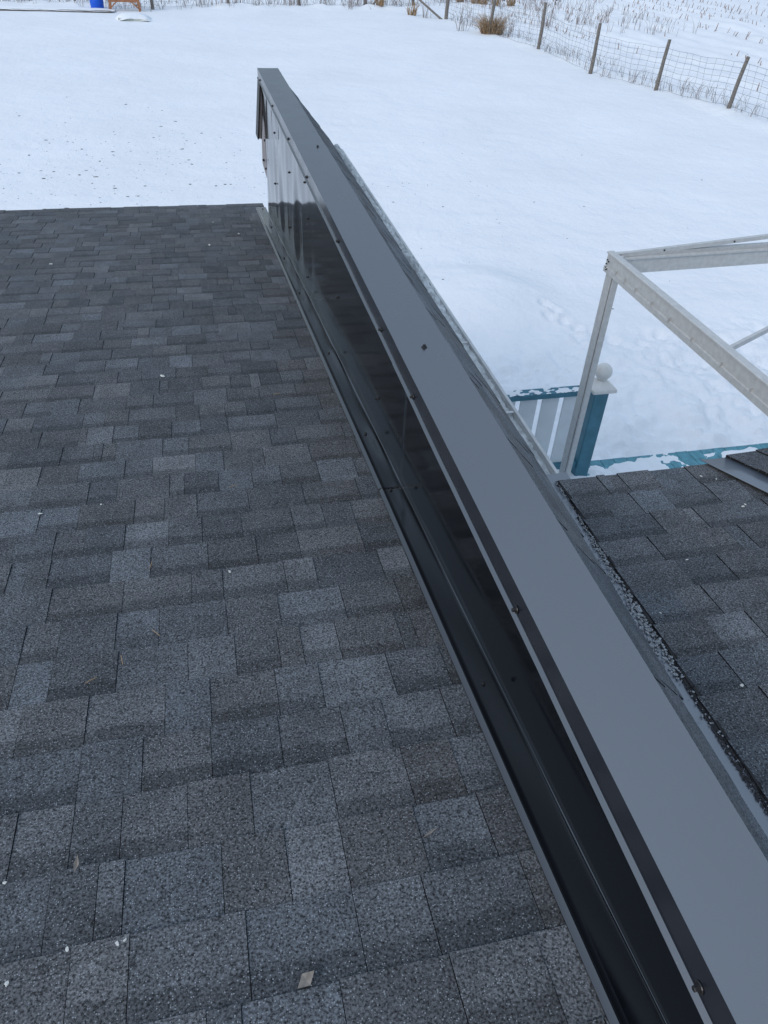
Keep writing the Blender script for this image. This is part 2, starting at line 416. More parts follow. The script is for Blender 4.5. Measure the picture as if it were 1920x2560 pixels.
# --- main slope
EXPO = .143
S_EAVE = .585 + EXPO * 45
def deck_slab(name, Pf, poly, t=.02, material=None):
    n = len(poly)
    v = [Pf(x, s, -.004) for x, s in poly] + [Pf(x, s, -.004 - t) for x, s in poly]
    return hchild(obj(name, v, [tuple(range(n)), tuple(range(n, 2 * n))[::-1]] + [(i, n + i, n + (i + 1) % n, (i + 1) % n) for i in range(n)], material or M['felt']))
roofA = deck_slab('roof_slope', PA, [(-4.3, -2.0), (-4.3, S_EAVE - .008), (0, S_EAVE - .008), (0, -2.0)])
coursesA = [.585 + EXPO * n for n in range(-15, 46)]
tabsA = shingle_field(PA, coursesA, lambda s: (-.004, -4.25), EXPO, skip=None)
place_tabs(PA, tabsA, roofA, 235)
b = MB(); v, f = [PA(-4.3, S_EAVE - .03, -.004), PA(0, S_EAVE - .03, -.004), PA(0, S_EAVE + .004, -.006), PA(-4.3, S_EAVE + .004, -.006), PA(0, S_EAVE + .004, -.05), PA(-4.3, S_EAVE + .004, -.05)], [(0, 1, 2, 3), (3, 2, 4, 5)]
hchild(obj('drip_edge', v, f, M['white_metal']), roofA)

# --- right slope D in the same plane, ending at a nearer eave, between two valleys
def xl(s): y = s * CA; return .356 + .0955 * y
def xr(s): y = s * CA; return 1.135 + .37 * (1.84 - y)
SD = 1.853; ED = .124
def PD(x, s, h=0.0): return PA(x, s, h + .006)
coursesD = [SD - ED * n for n in range(0, 26)]
roofD = deck_slab('lower_roof_slope', PD, [(xl(-1.2) - .0, -1.2), (xl(SD) , SD - .01), (xr(SD), SD - .01), (xr(-1.2), -1.2)])
tabsD = shingle_field(PD, coursesD, lambda s: (xl(s) + random.uniform(-.004, .004), xr(s)), ED)
# ragged cut line along the valley, layered
place_tabs(PD, tabsD, roofD, 65)
b = MB()
for k in range(40):
    s0 = -1.1 + (SD + 1.1) * k / 40; s1 = s0 + (SD + 1.1) / 40 + .004
    o0 = random.uniform(.002, .011)
    for lay in range(2):
        oo = o0 * (1.6 - lay); hh = .0005 + .0025 * lay
        b.add([PD(xl(s0) - oo, s0, hh), PD(xl(s0) + .004, s0, hh), PD(xl(s1) + .004, s1, hh), PD(xl(s1) - oo * random.uniform(.6, 1.3), s1, hh),
               PD(xl(s0) - oo, s0, hh - .006), PD(xl(s1) - oo, s1, hh - .006)], [(0, 3, 2, 1), (0, 4, 5, 3)])
hchild(b.build('cut_shingle_edge', M['felt']), roofD)
# white eave trim under the lower slope
v = [PD(xl(SD) - .0, SD - .02, -.012), PD(xr(SD) + .7, SD - .02, -.012), PD(xr(SD) + .7, SD + .012, -.016), PD(xl(SD) + .0, SD + .004, -.016), PD(xr(SD) + .7, SD + .012, -.11), PD(xl(SD), SD + .004, -.11)]
hchild(obj('eave_trim', v, [(0, 1, 2, 3), (3, 2, 4, 5)], M['white_metal']), roofD)

# --- steep slope on the far side of the ridge
DX, DZ = .6400, .7684
def PB(y, t, h=0.0): return (.124 + t * DX + h * DZ, y, .214 - t * DZ + h * DX)
def tval(y): return (.214 + TA * y) / DZ       # where it meets the lower slope plane
TE = .604
def tend(y): return TE if y > 1.86 else max(.02, tval(y) - .014)
YB0, YB1 = -1.2, 6.46
v = [PB(YB0, 0, -.004), PB(YB0, tend(YB0), -.004), PB(1.86, tend(1.859), -.004), PB(1.86, TE, -.004), PB(YB1, TE, -.004), PB(YB1, 0, -.004)]
roofB = hchild(obj('steep_roof_slope', v + [tuple(Vector(q) - Vector((DZ, 0, DX)) * .02) for q in v], [(0, 5, 4, 3, 2, 1), (6, 7, 8, 9, 10, 11)] + [(i, (i + 1) % 6, 6 + (i + 1) % 6, 6 + i) for i in range(6)], M['felt']))
b = MB()
for n in range(5):
    t1 = TE + .005 - .128 * (4 - n); t0 = max(.0, t1 - .16)
    y = YB0 + random.uniform(0, .1); raised = True
    while y < YB1:
        w = random.uniform(.12, .34); y2 = min(y + w, YB1 + .015)
        te = min(t1 + random.uniform(-.002, .002), tend((y + y2) / 2) + (.012 if y > 1.8 else random.uniform(-.004, .004)))
        if te > t0 + .02:
            lf = 0
            vv, ff, cc = tab_geo(lambda x, s, h: PB(x, s, h), y + .001, y2 - .001, t0, te, .0004, (.0062 if raised else .0045) + lf, pick_tone(None) * 1.2, raised and random.random() < .6)
            b.add(vv, ff, cc)
        y = y2; raised = not raised
o = hchild(b.build('steep_slope_shingles', M['shingle']), roofB); tag(o, kind='stuff')
# valley flashing between steep slope and lower slope
b = MB(); N_ = 40
vv = []
for k in range(N_ + 1):
    y = -1.2 + 3.1 * k / N_
    tv = tval(y); c = Vector(PB(y, tv, .001)) + Vector((0, 0, .0015)); l = Vector(PB(y, max(0, tv - .07), .0015))
    xr_ = .356 + .0955 * y + .05
    r_ = Vector(PA(xr_, y / CA, .0025))
    vv += [l, c, r_]
hchild(obj('valley_flashing', vv, [(3 * k + i, 3 * k + i + 1, 3 * k + 4 + i, 3 * k + 3 + i) for k in range(N_) for i in (0, 1)], M['valley'], smooth=False), roofB)
# gutter with bracket straps
gprof = [(.485, -.275), (.485, -.345), (.535, -.352), (.560, -.31), (.566, -.266), (.574, -.262), (.574, -.270)]
gutter = hchild(solid(MB().sweep(gprof, 1.88, 6.20).build('gutter', M['white_metal']), .002, 0))
b = MB(); v = [(x, 6.20, z) for x, z in gprof[:5]]; hchild(obj('end_cap', v + [(x, 6.203, z) for x, _, z in v], [(0, 1, 2, 3, 4), (9, 8, 7, 6, 5)] + [(i, (i + 1) % 5, 5 + (i + 1) % 5, 5 + i) for i in range(5)], M['white_metal']), gutter)
v = [(x, 1.88, z) for x, z in gprof[:5]]; hchild(obj('end_cap', v + [(x, 1.877, z) for x, _, z in v], [(4, 3, 2, 1, 0), (5, 6, 7, 8, 9)] + [(i, 5 + i, 5 + (i + 1) % 5, (i + 1) % 5) for i in range(5)], M['white_metal']), gutter)
for y in (2.35, 2.95, 3.55, 4.15, 4.75, 5.35, 5.95):
    hchild(MB().box(.487, .572, y - .006, y + .006, -.276, -.2715).build('gutter_strap', M['white_metal']), gutter)

# --- steel clad wall
def wall_x(y, z):
    far = min(1, max(0, (y - 3.6) / 1.0)); edge = min(1, max(0, (z + TA * y) / .12))
    w = .0009 * math.sin(y * 19 + 1.3 * math.sin(y * 3)) * far + .0014 * math.sin(y * 4.1 + z * 1.7) * min(1, max(0, (y - 1) / 2))
    w += .0060 * math.sin(y * 9.5 + 1.3 * math.sin(y * 5.7)) * math.sin(z * 5.5 + 3.6 + .6 * math.sin(y * 4)) * far
    w += .0004 * math.sin(y * 33 + z) * far
    return -w * edge
WALL_END = 6.47
seams = [-1.2, 1.91, 4.88, WALL_END]
walls = []
for k in range(len(seams) - 1):
    y0, y1 = seams[k], seams[k + 1] + (.03 if k < 2 else 0)
    off = (-.0022, -.0012, -.0002)[k]
    ny = max(8, int((y1 - y0) / .025))
    def fn(a, c, y0=y0, y1=y1, off=off):
        y = y0 + (y1 - y0) * a; zb = -TA * y + .002; zt = .2; z = zb + (zt - zb) * c
        lip = .0012 if a >= 1 - 1e-6 else 0
        return (wall_x(y, z) + off - .0, y, z)
    v, f = grid(ny, 8, fn)
    o = hchild(solid(obj('wall_panel', v, [q[::-1] for q in f], M['steel_wall'], smooth=True), .0008, 1)); walls.append(o)
# rolled edge of each sheet
for y in (1.945,):
    hchild(MB().box(-.0028, .0, y - .0035, y, -TA * y + .004, .17).build('panel_seam', M['steel_wall']), walls[0])

def screw_mesh():
    b = MB()
    b.lathe([(.0085, 0), (.0095, .0008), (.0085, .0022), (.004, .0028)], (0, 0, 0), 14)
    b.lathe([(.0062, .0024), (.0062, .0034), (.0050, .004)], (0, 0, 0), 14)
    b.lathe([(.0046, .0036), (.0046, .0085), (.0038, .0096)], (0, 0, 0), 6)
    me_ = bpy.data.meshes.new('screw'); me_.from_pydata(b.v, [], b.f); me_.materials.append(M['screw']); me_.update()
    return me_
SM = screw_mesh()
def screw(parent, P, nrm):
    o = bpy.data.objects.new('screw', SM); col.objects.link(o)
    q_ = Vector(nrm).normalized().to_track_quat('Z', 'Y')
    hchild(o, parent)
    o.matrix_local = Matrix.Translation(P) @ q_.to_matrix().to_4x4() @ Matrix.Rotation(random.uniform(0, 1), 4, 'Z')
    return o
for y, z in ((5.671, -.021), (4.848, -.053), (4.167, .084), (5.782, -.387), (4.072, -.073), (4.932, -.413), (4.122, -.416), (3.149, -.114), (2.309, -.137)):
    pi = max(i for i in range(len(walls)) if seams[i] <= y)
    screw(walls[pi], (wall_x(y, z) - .001, y, z), (-1, 0, 0))

# --- ridge cap in lapped lengths
for k, (y0, y1) in enumerate(((-1.2, 2.02), (1.97, 4.32), (4.27, 6.56))):
    d = .0013 * (2 - k)
    prof = [(-.0274 - d, .1605), (-.0200 - d, .1680), (-.0200 - d, ZC + d), (.138 + d, ZC + d), (.138 + d, .186), (.143 + d, .181)]
    ny = 24
    v = []; f = []
    # finely cut, with a slight belly so that the sheet is not dead flat
    xs = []
    top = [(-.0200 - d + (.158 + 2 * d) * i / 8) for i in range(9)]
    for j in range(ny + 1):
        y = y0 + (y1 - y0) * j / ny
        wob = .0006 * math.sin(y * 5.3 + k) + .0004 * math.sin(y * 13)
        row = [(prof[0][0] - wob, y, prof[0][1]), (prof[1][0] - wob, y, prof[1][1])]
        for i, x in enumerate(top):
            bel = .0014 * math.sin(math.pi * i / 8) * math.sin(y * 3.1 + k) if 0 < i < 8 else 0
            row.append((x, y, prof[2][1] + bel))
        row += [(prof[4][0], y, prof[4][1]), (prof[5][0], y, prof[5][1])]
        v += row
    nr = len(row)
    f = [(j * nr + i, j * nr + i + 1, (j + 1) * nr + i + 1, (j + 1) * nr + i) for j in range(ny) for i in range(nr - 1)]
    cap = hchild(solid(obj('ridge_cap', v, [q[::-1] for q in f], M['steel_cap'] ), .0009, 1))
    for y, z in ((6.35, .192), (5.50, .192), (4.66, .192), (3.92, .192), (3.03, .192), (2.22, .192), (1.79, .192), (.95, .192), (.255, .192)):
        if y0 < y <= y1 - .05 or (k == 2 and y > 4.3): 
            if y0 < y: screw(cap, (-.0205 - d, y, z - .012), (-1, 0, 0))
    for y in (2.12, 1.75, 3.4, 5.2):
        if y0 < y < y1 - .06: screw(cap, (.1385 + d, y, .20), (1, 0, 0))
    for y, x in ((4.29, .09), (1.99, .06)):
        if y0 < y < y0 + .05: screw(cap, (x, y, ZC + d + .0012), (0, 0, 1))

# --- base flashing lying on the shingles, hemmed edge, dented round its screws
FS = [(-.031, 6.66), (-.030, 5.93), (-.042, 4.97), (-.047, 4.16), (-.041, 3.16), (-.044, 2.30), (-.046, 1.88), (-.040, .99)]
for k, (y0, y1) in enumerate(((-1.2, 1.90), (1.86, 4.02), (3.98, 6.74))):
    ny = int((y1 - y0) / .02); xs = [-.0855, -.0845, -.0755, -.0735, -.070] + [-.064 + .054 * i / 9 for i in range(10)] + [-.0036, -.0028, .0006]
    hs = [.0095, .0105, .0165, .0170, .0160] + [.0135] * 10 + [.0136, .0140, .0162]
    v = []
    for j in range(ny + 1):
        y = y0 + (y1 - y0) * j / ny; s = y / CA
        for x, h in zip(xs, hs):
            hh = h + .0008 * (2 - k)
            if -.069 < x < -.009:
                for sx, sy, am in zip([q[0] for q in FS], [q[1] for q in FS], (.002, .003, .003, .003, .0032, .0028, .002, 0)):
                    r2 = ((x - sx) / .020) ** 2 + ((y - sy) / .05) ** 2
                    hh -= .4 * am * math.exp(-r2)
                    r3 = ((x - sx - .030) / .018) ** 2 + ((y - sy + .10) / .13) ** 2
                    hh += am * math.exp(-r3)
                hh += .0007 * math.sin(y * 9 + x * 40)
            v.append(PA(x + (-.0012 if x < -.07 else 0) * math.sin(y * 2.3), s, hh))
    nr = len(xs)
    fl = obj('base_flashing', v, [(j * nr + i, (j + 1) * nr + i, (j + 1) * nr + i + 1, j * nr + i + 1)[::-1] for j in range(ny) for i in range(nr - 1)], M['steel_flange'], smooth=True)
    hchild(solid(fl, .0012, 1))
    for sx, sy in FS:
        if y0 < sy <= y1 - .04: screw(fl, PA(sx, sy / CA, .0112 + .0008 * (2 - k)), (0, SA, CA))

# --- far gable end: rake board with black drip edges, metal corner trim
def slabXZ(name, poly, y0, y1, material):
    n = len(poly); v = [(x, y0, z) for x, z in poly] + [(x, y1, z) for x, z in poly]
    return hchild(obj(name, v, [tuple(range(n)), tuple(range(n, 2 * n))[::-1]] + [(i, n + i, n + (i + 1) % n, (i + 1) % n) for i in range(n)], material))
rk = slabXZ('rake_board', [(-.004, .148), (.012, .148), (-.022, -.256), (-.044, -.252)], 6.50, 6.64, M['tan'])
hchild(slabXZ('rake_drip_edge', [(-.012, .156), (-.003, .156), (-.044, -.256), (-.053, -.254)], 6.48, 6.66, M['black_edge']), rk)
hchild(slabXZ('rake_drip_edge', [(.011, .14), (.017, .14), (-.016, -.258), (-.023, -.258)], 6.490, 6.499, M['black_edge']), rk)
tr = slabXZ('corner_trim', [(.015, .12), (.024, .12), (.022, -.62), (-.004, -.52), (-.026, -.43), (-.022, -.25), (-.014, -.25)], 6.474, 6.489, M['trim_snowlit'])
for x, z in ((.012, -.03), (.002, -.26), (-.018, -.405), (.0, -.47)):
    screw(tr, (x, 6.4735, z), (0, -1, 0))

# --- carcass under the roofs
b = MB()
def prism(poly_xz_y): pass
def wallbox(name, x0, x1, y0, y1, zt0, zt1, zb=GZ - .3):
    v = [(x0, y0, zb), (x1, y0, zb), (x1, y1, zb), (x0, y1, zb), (x0, y0, zt0), (x1, y0, zt0), (x1, y1, zt1), (x0, y1, zt1)]
    return hchild(obj(name, v, [(0, 3, 2, 1), (4, 5, 6, 7), (0, 1, 5, 4), (1, 2, 6, 5), (2, 3, 7, 6), (3, 0, 4, 7)], M['siding']))
wallbox('wall', -4.0, -.01, -1.9, 6.62, 1.9 * TA - .04, -6.62 * TA - .04)
slabXZ('wall', [(.006, -3.6), (.006, .18), (.110, .18), (.46, -.29), (.46, -3.6)], -1.15, 6.44, M['siding'])
wallbox('wall', .46, 2.6, -1.1, 1.66, 1.1 * TA - .06, -1.66 * TA - .06)
hchild(MB().sweep([(-.003, .20), (-.003, .218), (.118, .218), (.118, .20)], -1.15, 6.5, closed=True).build('ridge_board', M['post']))

# --- second valley and roof slope beyond it
def PE(w, s, h=0.0):   # w: distance out from the valley line
    y = s * CA; x0 = xr(s); P0 = Vector(PA(x0, s, 0)); n = Vector((-.10, .08, .99)).normalized()
    return tuple(P0 + Vector((.985, .05, .09)) * w + n * h)
vv = []
for k in range(21):
    s = -.4 + (SD + .42) * k / 20
    c = Vector(PA(xr(s), s, .018)); vv += [Vector(PA(xr(s) - .05 - .02 * (1 - k / 20), s, .0215)), Vector(PA(xr(s) - .035, s, .0205)), c, Vector(PE(.07, s, .012))]
hchild(solid(obj('second_valley_flashing', vv, [(4 * k + i, 4 * k + i + 1, 4 * k + 5 + i, 4 * k + 4 + i) for k in range(20) for i in (0, 1, 2)], M['valley'], smooth=True), .0015, 1), roofD)
b = MB(); sb_ = MB()
roofE = hchild(obj('side_roof_slope', [PE(.045, -.4, .006), PE(.045, SD + .01, .006), PE(1.0, SD + .01, .006), PE(1.0, -.4, .006), PE(.045, -.4, -.02), PE(.045, SD + .01, -.02), PE(1.0, SD + .01, -.02), PE(1.0, -.4, -.02)], [(0, 1, 2, 3), (7, 6, 5, 4), (0, 4, 5, 1), (1, 5, 6, 2), (2, 6, 7, 3), (3, 7, 4, 0)], M['felt']))
for n in range(7):
    w1 = .02 + .125 * (n + 1)
    s = -.4
    while s < SD + .02:
        s2 = min(s + random.uniform(.1, .26), SD + .025)
        curl = .018 * max(0, 1 - n) * (0.4 + 0.6 * random.random()) * min(1, max(0, (SD - s) / .25))
        v, f, c = tab_geo(lambda x, t, h: PE(.062 + .125 * n + .155 - t, x, h + .008), s + .001, s2 - .001, .0, .155, .0004, .008 + curl, pick_tone(None), False)
        b.add(v, f, c); s = s2
o = hchild(b.build('side_slope_shingles', M['shingle']), roofE); tag(o, kind='stuff')

# ------------------------------------------------------------------ ice in the gutter, snow grit in the valley
def lump(seed, r, sq=(1, 1, 1), n=10, m=7, jag=.35):
    rr = random.Random(seed); v = []; f = []
    for j in range(m + 1):
        ph = math.pi * j / m
        for i in range(n):
            th = 2 * math.pi * i / n; k = r * (1 + jag * (rr.random() - .5))
            v.append((k * math.sin(ph) * math.cos(th) * sq[0], k * math.sin(ph) * math.sin(th) * sq[1], k * math.cos(ph) * sq[2]))
    f = [(j * n + i, (j + 1) * n + i, (j + 1) * n + (i + 1) % n, j * n + (i + 1) % n) for j in range(m) for i in range(n)]
    return v, f
b = MB()
def ice_fn(a, c):
    y = 1.9 + 4.29 * a; x = .490 + .072 * c
    pile = .5 + .5 * math.sin(y * 2.3) + .35 * math.sin(y * 7.1)
    far = min(1, max(0, (y - 2.9) / .8))
    h = -.288 + .010 * pile + far * (.034 + .022 * pile) * math.sin(math.pi * (.15 + .8 * c)) + random.uniform(-.006, .006) * (1 + far)
    return (x + random.uniform(-.003, .003) + far * .012 * (c > .8) * random.random(), y, h)
v, f = grid(260, 8, ice_fn)
ice = obj('gutter_ice', v, f, M['ice'], smooth=True); tag(ice, 'lumpy grey ice and frozen grit filling the white gutter below the ridge cap', 'ice', kind='stuff')
b = MB()
for k in range(1700):
    y = random.uniform(.25, 1.84); s = y / CA
    base = .356 + .0955 * y
    dens = .5 + .5 * math.sin(y * 6.0 + 1)
    x = base - .006 - abs(random.gauss(0, .011)) * (0.6 + dens)
    zz = PA(x, s, 0)
    tx = .124 + tval(y) * DX
    hgt = .004 if x > tx else .004 + (tx - x) * .9
    if x < tx - .02 or random.random() > (.25 + .75 * min(1, max(0, (y - .7) / .5))) * (.35 + 1.3 * max(0, float(vnoise(np.array([y * 9.]), np.array([3.]))[0]) + .3)): continue
    P = PA(x, s, hgt + random.uniform(0, .005)); r_ = random.uniform(.001, .0038) * (.6 + .7 * dens)
    v, f = lump(k, r_, (1, 1.2, .8), 5, 3, .6)
    b.add([(p_[0] + P[0], p_[1] + P[1], p_[2] + P[2]) for p_ in v], f)
b2 = MB()
for k in range(3000):
    y = random.uniform(.2, 1.5); wv = .5 + float(vnoise(np.array([y * 14.]), np.array([8.]))[0])
    x = .356 + .0955 * y - .003 - random.random() * (.010 + .012 * wv) * (1.3 - .5 * y)
    tx = .124 + tval(y) * DX
    P = PA(x, y / CA, (.004 if x > tx else .004 + (tx - x) * .9) + random.uniform(0, .002)); v, f = lump(k, random.uniform(.001, .0026), (1, 1.4, .7), 4, 2, .6)
    b2.add([(p_[0] + P[0], p_[1] + P[1], p_[2] + P[2]) for p_ in v], f)
o = b2.build('valley_dirt', M['dirt']); tag(o, 'dark brown loose roofing granules heaped along the cut shingle edge in the valley', 'grit', kind='stuff')
o = b.build('valley_snow_grit', M['grit_ice']); tag(o, 'crusty grey snow grit lying along the cut shingle edge in the valley', 'snow', kind='stuff')

# ------------------------------------------------------------------ deck, railing, gazebo frame
DZK = -3.0
deck = empty('deck', (3.5, 4.0, DZK)); tag(deck, 'teal painted wooden deck mostly covered by trodden snow', 'deck')
def under(root, o):
    o.parent = root; o.matrix_parent_inverse = Matrix.Translation(root.location).inverted(); return o
x = .7
while x < 7.2:
    under(deck, MB().box(x + .003, x + .137, 1.7, 5.46 + random.uniform(-.004, .004), DZK - .03, DZK).build('deck_board', M['teal_deck'])); x += .14
under(deck, MB().box(.7, 7.2, 5.40, 5.438, DZK - .22, DZK - .031).build('rim_joist', M['teal']))
for x in (.8, 2.75, 4.8, 6.9):
    under(deck, MB().box(x, x + .09, 5.30, 5.39, GZ - .2, DZK - .031).build('support_post', M['teal']))
nx_, ny_ = 330, 190
gx_ = np.linspace(.7, 7.2, nx_ + 1); gy_ = np.linspace(1.75, 5.455, ny_ + 1)
XX, YY = np.meshgrid(gx_, gy_)
H = .014 + .050 * fbm(XX * 4.2 + 4, YY * 4.2, 5) + .022 * vnoise(XX * 14, YY * 14) + .014 * vnoise(XX * 29, YY * 29)
H -= .022 * sstep(5.36, 5.44, YY) * (1 + 1.3 * vnoise(XX * 3.1, YY * 0 + 3)) + .014 * sstep(3.6, 4.6, XX) * sstep(4.6, 5.2, YY)
H = np.clip(H, -.012, .07)
ZZ = DZK + H
v = np.stack([XX, YY, ZZ], -1).reshape(-1, 3)
f = [(j * (nx_ + 1) + i, j * (nx_ + 1) + i + 1, (j + 1) * (nx_ + 1) + i + 1, (j + 1) * (nx_ + 1) + i) for j in range(ny_) for i in range(nx_)
     if max(H[j, i], H[j, i + 1], H[j + 1, i], H[j + 1, i + 1]) > -.004]
ds = obj('deck_snow', v.tolist(), f, M['snow_deck'], smooth=True); tag(ds, 'thin trodden snow lying over the teal deck boards', 'snow', kind='stuff')

rail = empty('deck_railing', (1.8, 5.30, DZK)); tag(rail, 'teal and pale grey deck railing ending in a teal newel post with white ball cap', 'railing')
under(rail, bevel(MB().box(.75, 2.70, 5.235, 5.345, -2.085, -2.035).build('top_rail', M['teal']), .006))
under(rail, bevel(MB().box(.75, 2.70, 5.25, 5.33, -2.90, -2.83).build('bottom_rail', M['teal']), .006))
x1 = 2.595
while x1 > .9:
    under(rail, bevel(MB().box(x1 - .158, x1, 5.278, 5.300, -2.832, -2.083).build('baluster', M['white_vinyl']), .003)); x1 -= .208
np_ = under(rail, bevel(MB().box(2.70, 2.84, 5.23, 5.37, DZK - .005, -2.055).build('newel_post', M['teal']), .010, 3))
b = MB().box(2.655, 2.885, 5.185, 5.415, -2.056, -2.020)
pc = bevel(b.build('post_cap', M['white_cap']), .010, 3); pc.parent = np_
b = MB(); v = [(2.66, 5.19, -2.020), (2.88, 5.19, -2.020), (2.88, 5.41, -2.020), (2.66, 5.41, -2.020), (2.735, 5.265, -1.965), (2.805, 5.265, -1.965), (2.805, 5.335, -1.965), (2.735, 5.335, -1.965)]
o = obj('cap_slope', v, [(0, 1, 5, 4), (1, 2, 6, 5), (2, 3, 7, 6), (3, 0, 4, 7), (4, 5, 6, 7)], M['white_cap']); o.parent = np_
prof = [(.045, -.004), (.040, .006)] + [(.076 * math.sin(q), .076 - .076 * math.cos(q)) for q in np.linspace(.55, math.pi - .01, 18)]
o = MB().lathe(prof, (2.77, 5.30, -1.965), 28).build('ball_finial', M['white_cap'], smooth=True); o.parent = np_
# snow crumbs on the rail
v, f = grid(240, 14, lambda a, c: (.78 + 1.9 * a, 5.238 + .104 * c, -2.0355 + max(-.004, 0.016 * float(fbm(np.array([a * 40.]), np.array([c * 3.6]), 5)[0]) + .0045 - .01 * abs(c - .55))))
o = obj('rail_snow', v, f, M['snow_deck'], smooth=True); o.parent = rail; o.matrix_parent_inverse = Matrix.Translation(rail.location).inverted(); o['kind'] = 'stuff'
v, f = grid(90, 4, lambda a, c: (.78 + 1.9 * a, 5.252 + .074 * c, -2.8305 + max(-.004, .016 * float(fbm(np.array([a * 22. + 50]), np.array([c * 1.6]), 4)[0]) + .003 - .01 * abs(c - .7))))
o = obj('rail_snow', v, f, M['snow_deck'], smooth=True); o.parent = rail; o.matrix_parent_inverse = Matrix.Translation(rail.location).inverted(); o['kind'] = 'stuff'

gaz = empty('gazebo_frame', (2.9, 4.0, DZK)); tag(gaz, 'grey aluminium gazebo frame without its roof, standing on the snowy deck', 'gazebo')
def gpost(x0, y0):
    p_ = under(gaz, bevel(MB().box(x0, x0 + .042, y0 - .092, y0, DZK - .002, -.815).build('post', M['alu']), .003))
    for nm, bx in (('slot', (x0 + .006, x0 + .040, y0 - .100, y0 - .0925)), ('front_strip', (x0 + .004, x0 + .046, y0 - .124, y0 - .1005))):
        o = MB().box(bx[0], bx[1], bx[2], bx[3], DZK - .002, -.815).build(nm, M['alu_dark'] if nm == 'slot' else M['alu']); o.parent = p_
    return p_
gpost(2.372, 4.975)
gpost(5.6, 5.12)
# side beam running back towards the house: deep channel with lips
bp = [(2.352, -.680), (2.400, -.680), (2.400, -.690), (2.366, -.694), (2.366, -.752), (2.362, -.756), (2.362, -.788), (2.352, -.792), (2.352, -.822), (2.402, -.822), (2.402, -.828), (2.346, -.828), (2.346, -.788), (2.356, -.784), (2.356, -.758), (2.358, -.700), (2.346, -.694), (2.346, -.684)]
bm_ = under(gaz, MB().sweep(bp, 1.9, 4.985, closed=True).build('side_beam', M['alu']))
for y in (4.80, 4.66, 4.50, 4.27, 4.03, 3.75, 3.42, 3.12, 2.8, 2.5):
    o = MB().box(2.338, 2.358, y - .004, y + .004, -.792, -.760).build('clip', M['alu']); o.parent = bm_
for y, z in ((4.955, -.735), (4.958, -.765), (4.955, -.790), (4.935, -.742), (4.930, -.795), (4.945, -.805)):
    o = MB().bar((2.340, y, z), (2.350, y, z), .010, n=6).build('bolt', M['alu_dark']); o.parent = bm_
# front beam running to the right
def swx(prof, x0, x1, yk=0.0):
    n = len(prof); v = [(x0, y, z) for y, z in prof] + [(x1, y + yk * (x1 - x0), z) for y, z in prof]
    return v, [(i, (i + 1) % n, n + (i + 1) % n, n + i) for i in range(n)] + [tuple(range(n))[::-1], tuple(range(n, 2 * n))]
v, f = swx([(4.940, -.690), (4.985, -.690), (4.985, -.842), (4.930, -.842), (4.930, -.738), (4.920, -.734), (4.920, -.722), (4.945, -.718)], 2.405, 5.7, .05)
fb = under(gaz, obj('front_beam', v, f, M['alu']))
o = obj('gusset', [(2.402, 4.86, -.700), (2.402, 4.93, -.700), (2.46, 4.93, -.700), (2.402, 4.86, -.724), (2.402, 4.93, -.724), (2.46, 4.93, -.724)], [(0, 1, 2), (5, 4, 3), (0, 2, 5, 3), (0, 3, 4, 1), (1, 4, 5, 2)], M['alu']); o.parent = fb
# eave rail rising slowly above the front beam
a = Vector((2.36, 4.955, -.708)); e = Vector((5.7, 5.11, -.520))
er = under(gaz, MB().bar(a, e, .030, .030).build('eave_rail', M['alu']))
for x in (2.80, 3.40, 4.0):
    t = (x - a.x) / (e.x - a.x); c = a + (e - a) * t
    o = MB().bar(c + Vector((0, -.02, 0)), c + Vector((0, -.012, 0)), .014, n=6).build('bolt', M['alu_dark']); o.parent = er
# thin tie from the side beam
under(gaz, MB().bar((2.40, 3.46, -.70), (4.3, 4.40, -.66), .022, .032).build('tie_bar', M['alu']))

# ------------------------------------------------------------------ wire fences
def pole(P, h, r, lean=(0, 0), seed=0):
    rr = random.Random(seed); n = 9; v = []; f = []
    for j in range(7):
        t = j / 6; k = r * (1.08 - .22 * t)
        for i in range(n):
            q_ = 2 * math.pi * i / n; kk = k * (1 + .14 * (rr.random() - .5))
            v.append((P[0] + lean[0] * t + kk * math.cos(q_) + .012 * math.sin(t * 5 + seed), P[1] + lean[1] * t + kk * math.sin(q_), P[2] - .25 + (h + .25) * t + (.02 * rr.random() if j == 6 else 0)))
    f = [(j * n + i, j * n + (i + 1) % n, (j + 1) * n + (i + 1) % n, (j + 1) * n + i) for j in range(6) for i in range(n)] + [tuple(6 * n + i for i in range(n))]
    return v, f
def wire_span(A_, B_, h, cellx=.30, rows=8, r=.0042, seed=0):
    rr = random.Random(seed); b = MB(); A_ = Vector(A_); B_ = Vector(B_); L = (B_ - A_).length; d = (B_ - A_) / L
    zs = [h * (.06 + .90 * (k / (rows - 1)) ** .85) for k in range(rows)]
    n = max(3, int(L / cellx)); ph = rr.uniform(0, 6)
    def pt(t, z):
        P = A_ + (B_ - A_) * t
        sag = -.035 * math.sin(math.pi * t) + .012 * math.sin(t * 17 + z * 3 + ph)
        P = P + Vector((0, 0, z + sag)); P += Vector((d.y, -d.x, 0)) * (.03 * math.sin(t * 9 + z * 4 + ph)); return P
    for z in zs:
        for k in range(n): b.bar(pt(k / n, z), pt((k + 1) / n, z), 2 * r, n=3)
    for k in range(1, n):
        t = (k + rr.uniform(-.08, .08)) / n
        for i in range(rows - 1): b.bar(pt(t, zs[i]), pt(t + rr.uniform(-.002, .002), zs[i + 1]), 1.8 * r, n=3)
    return b
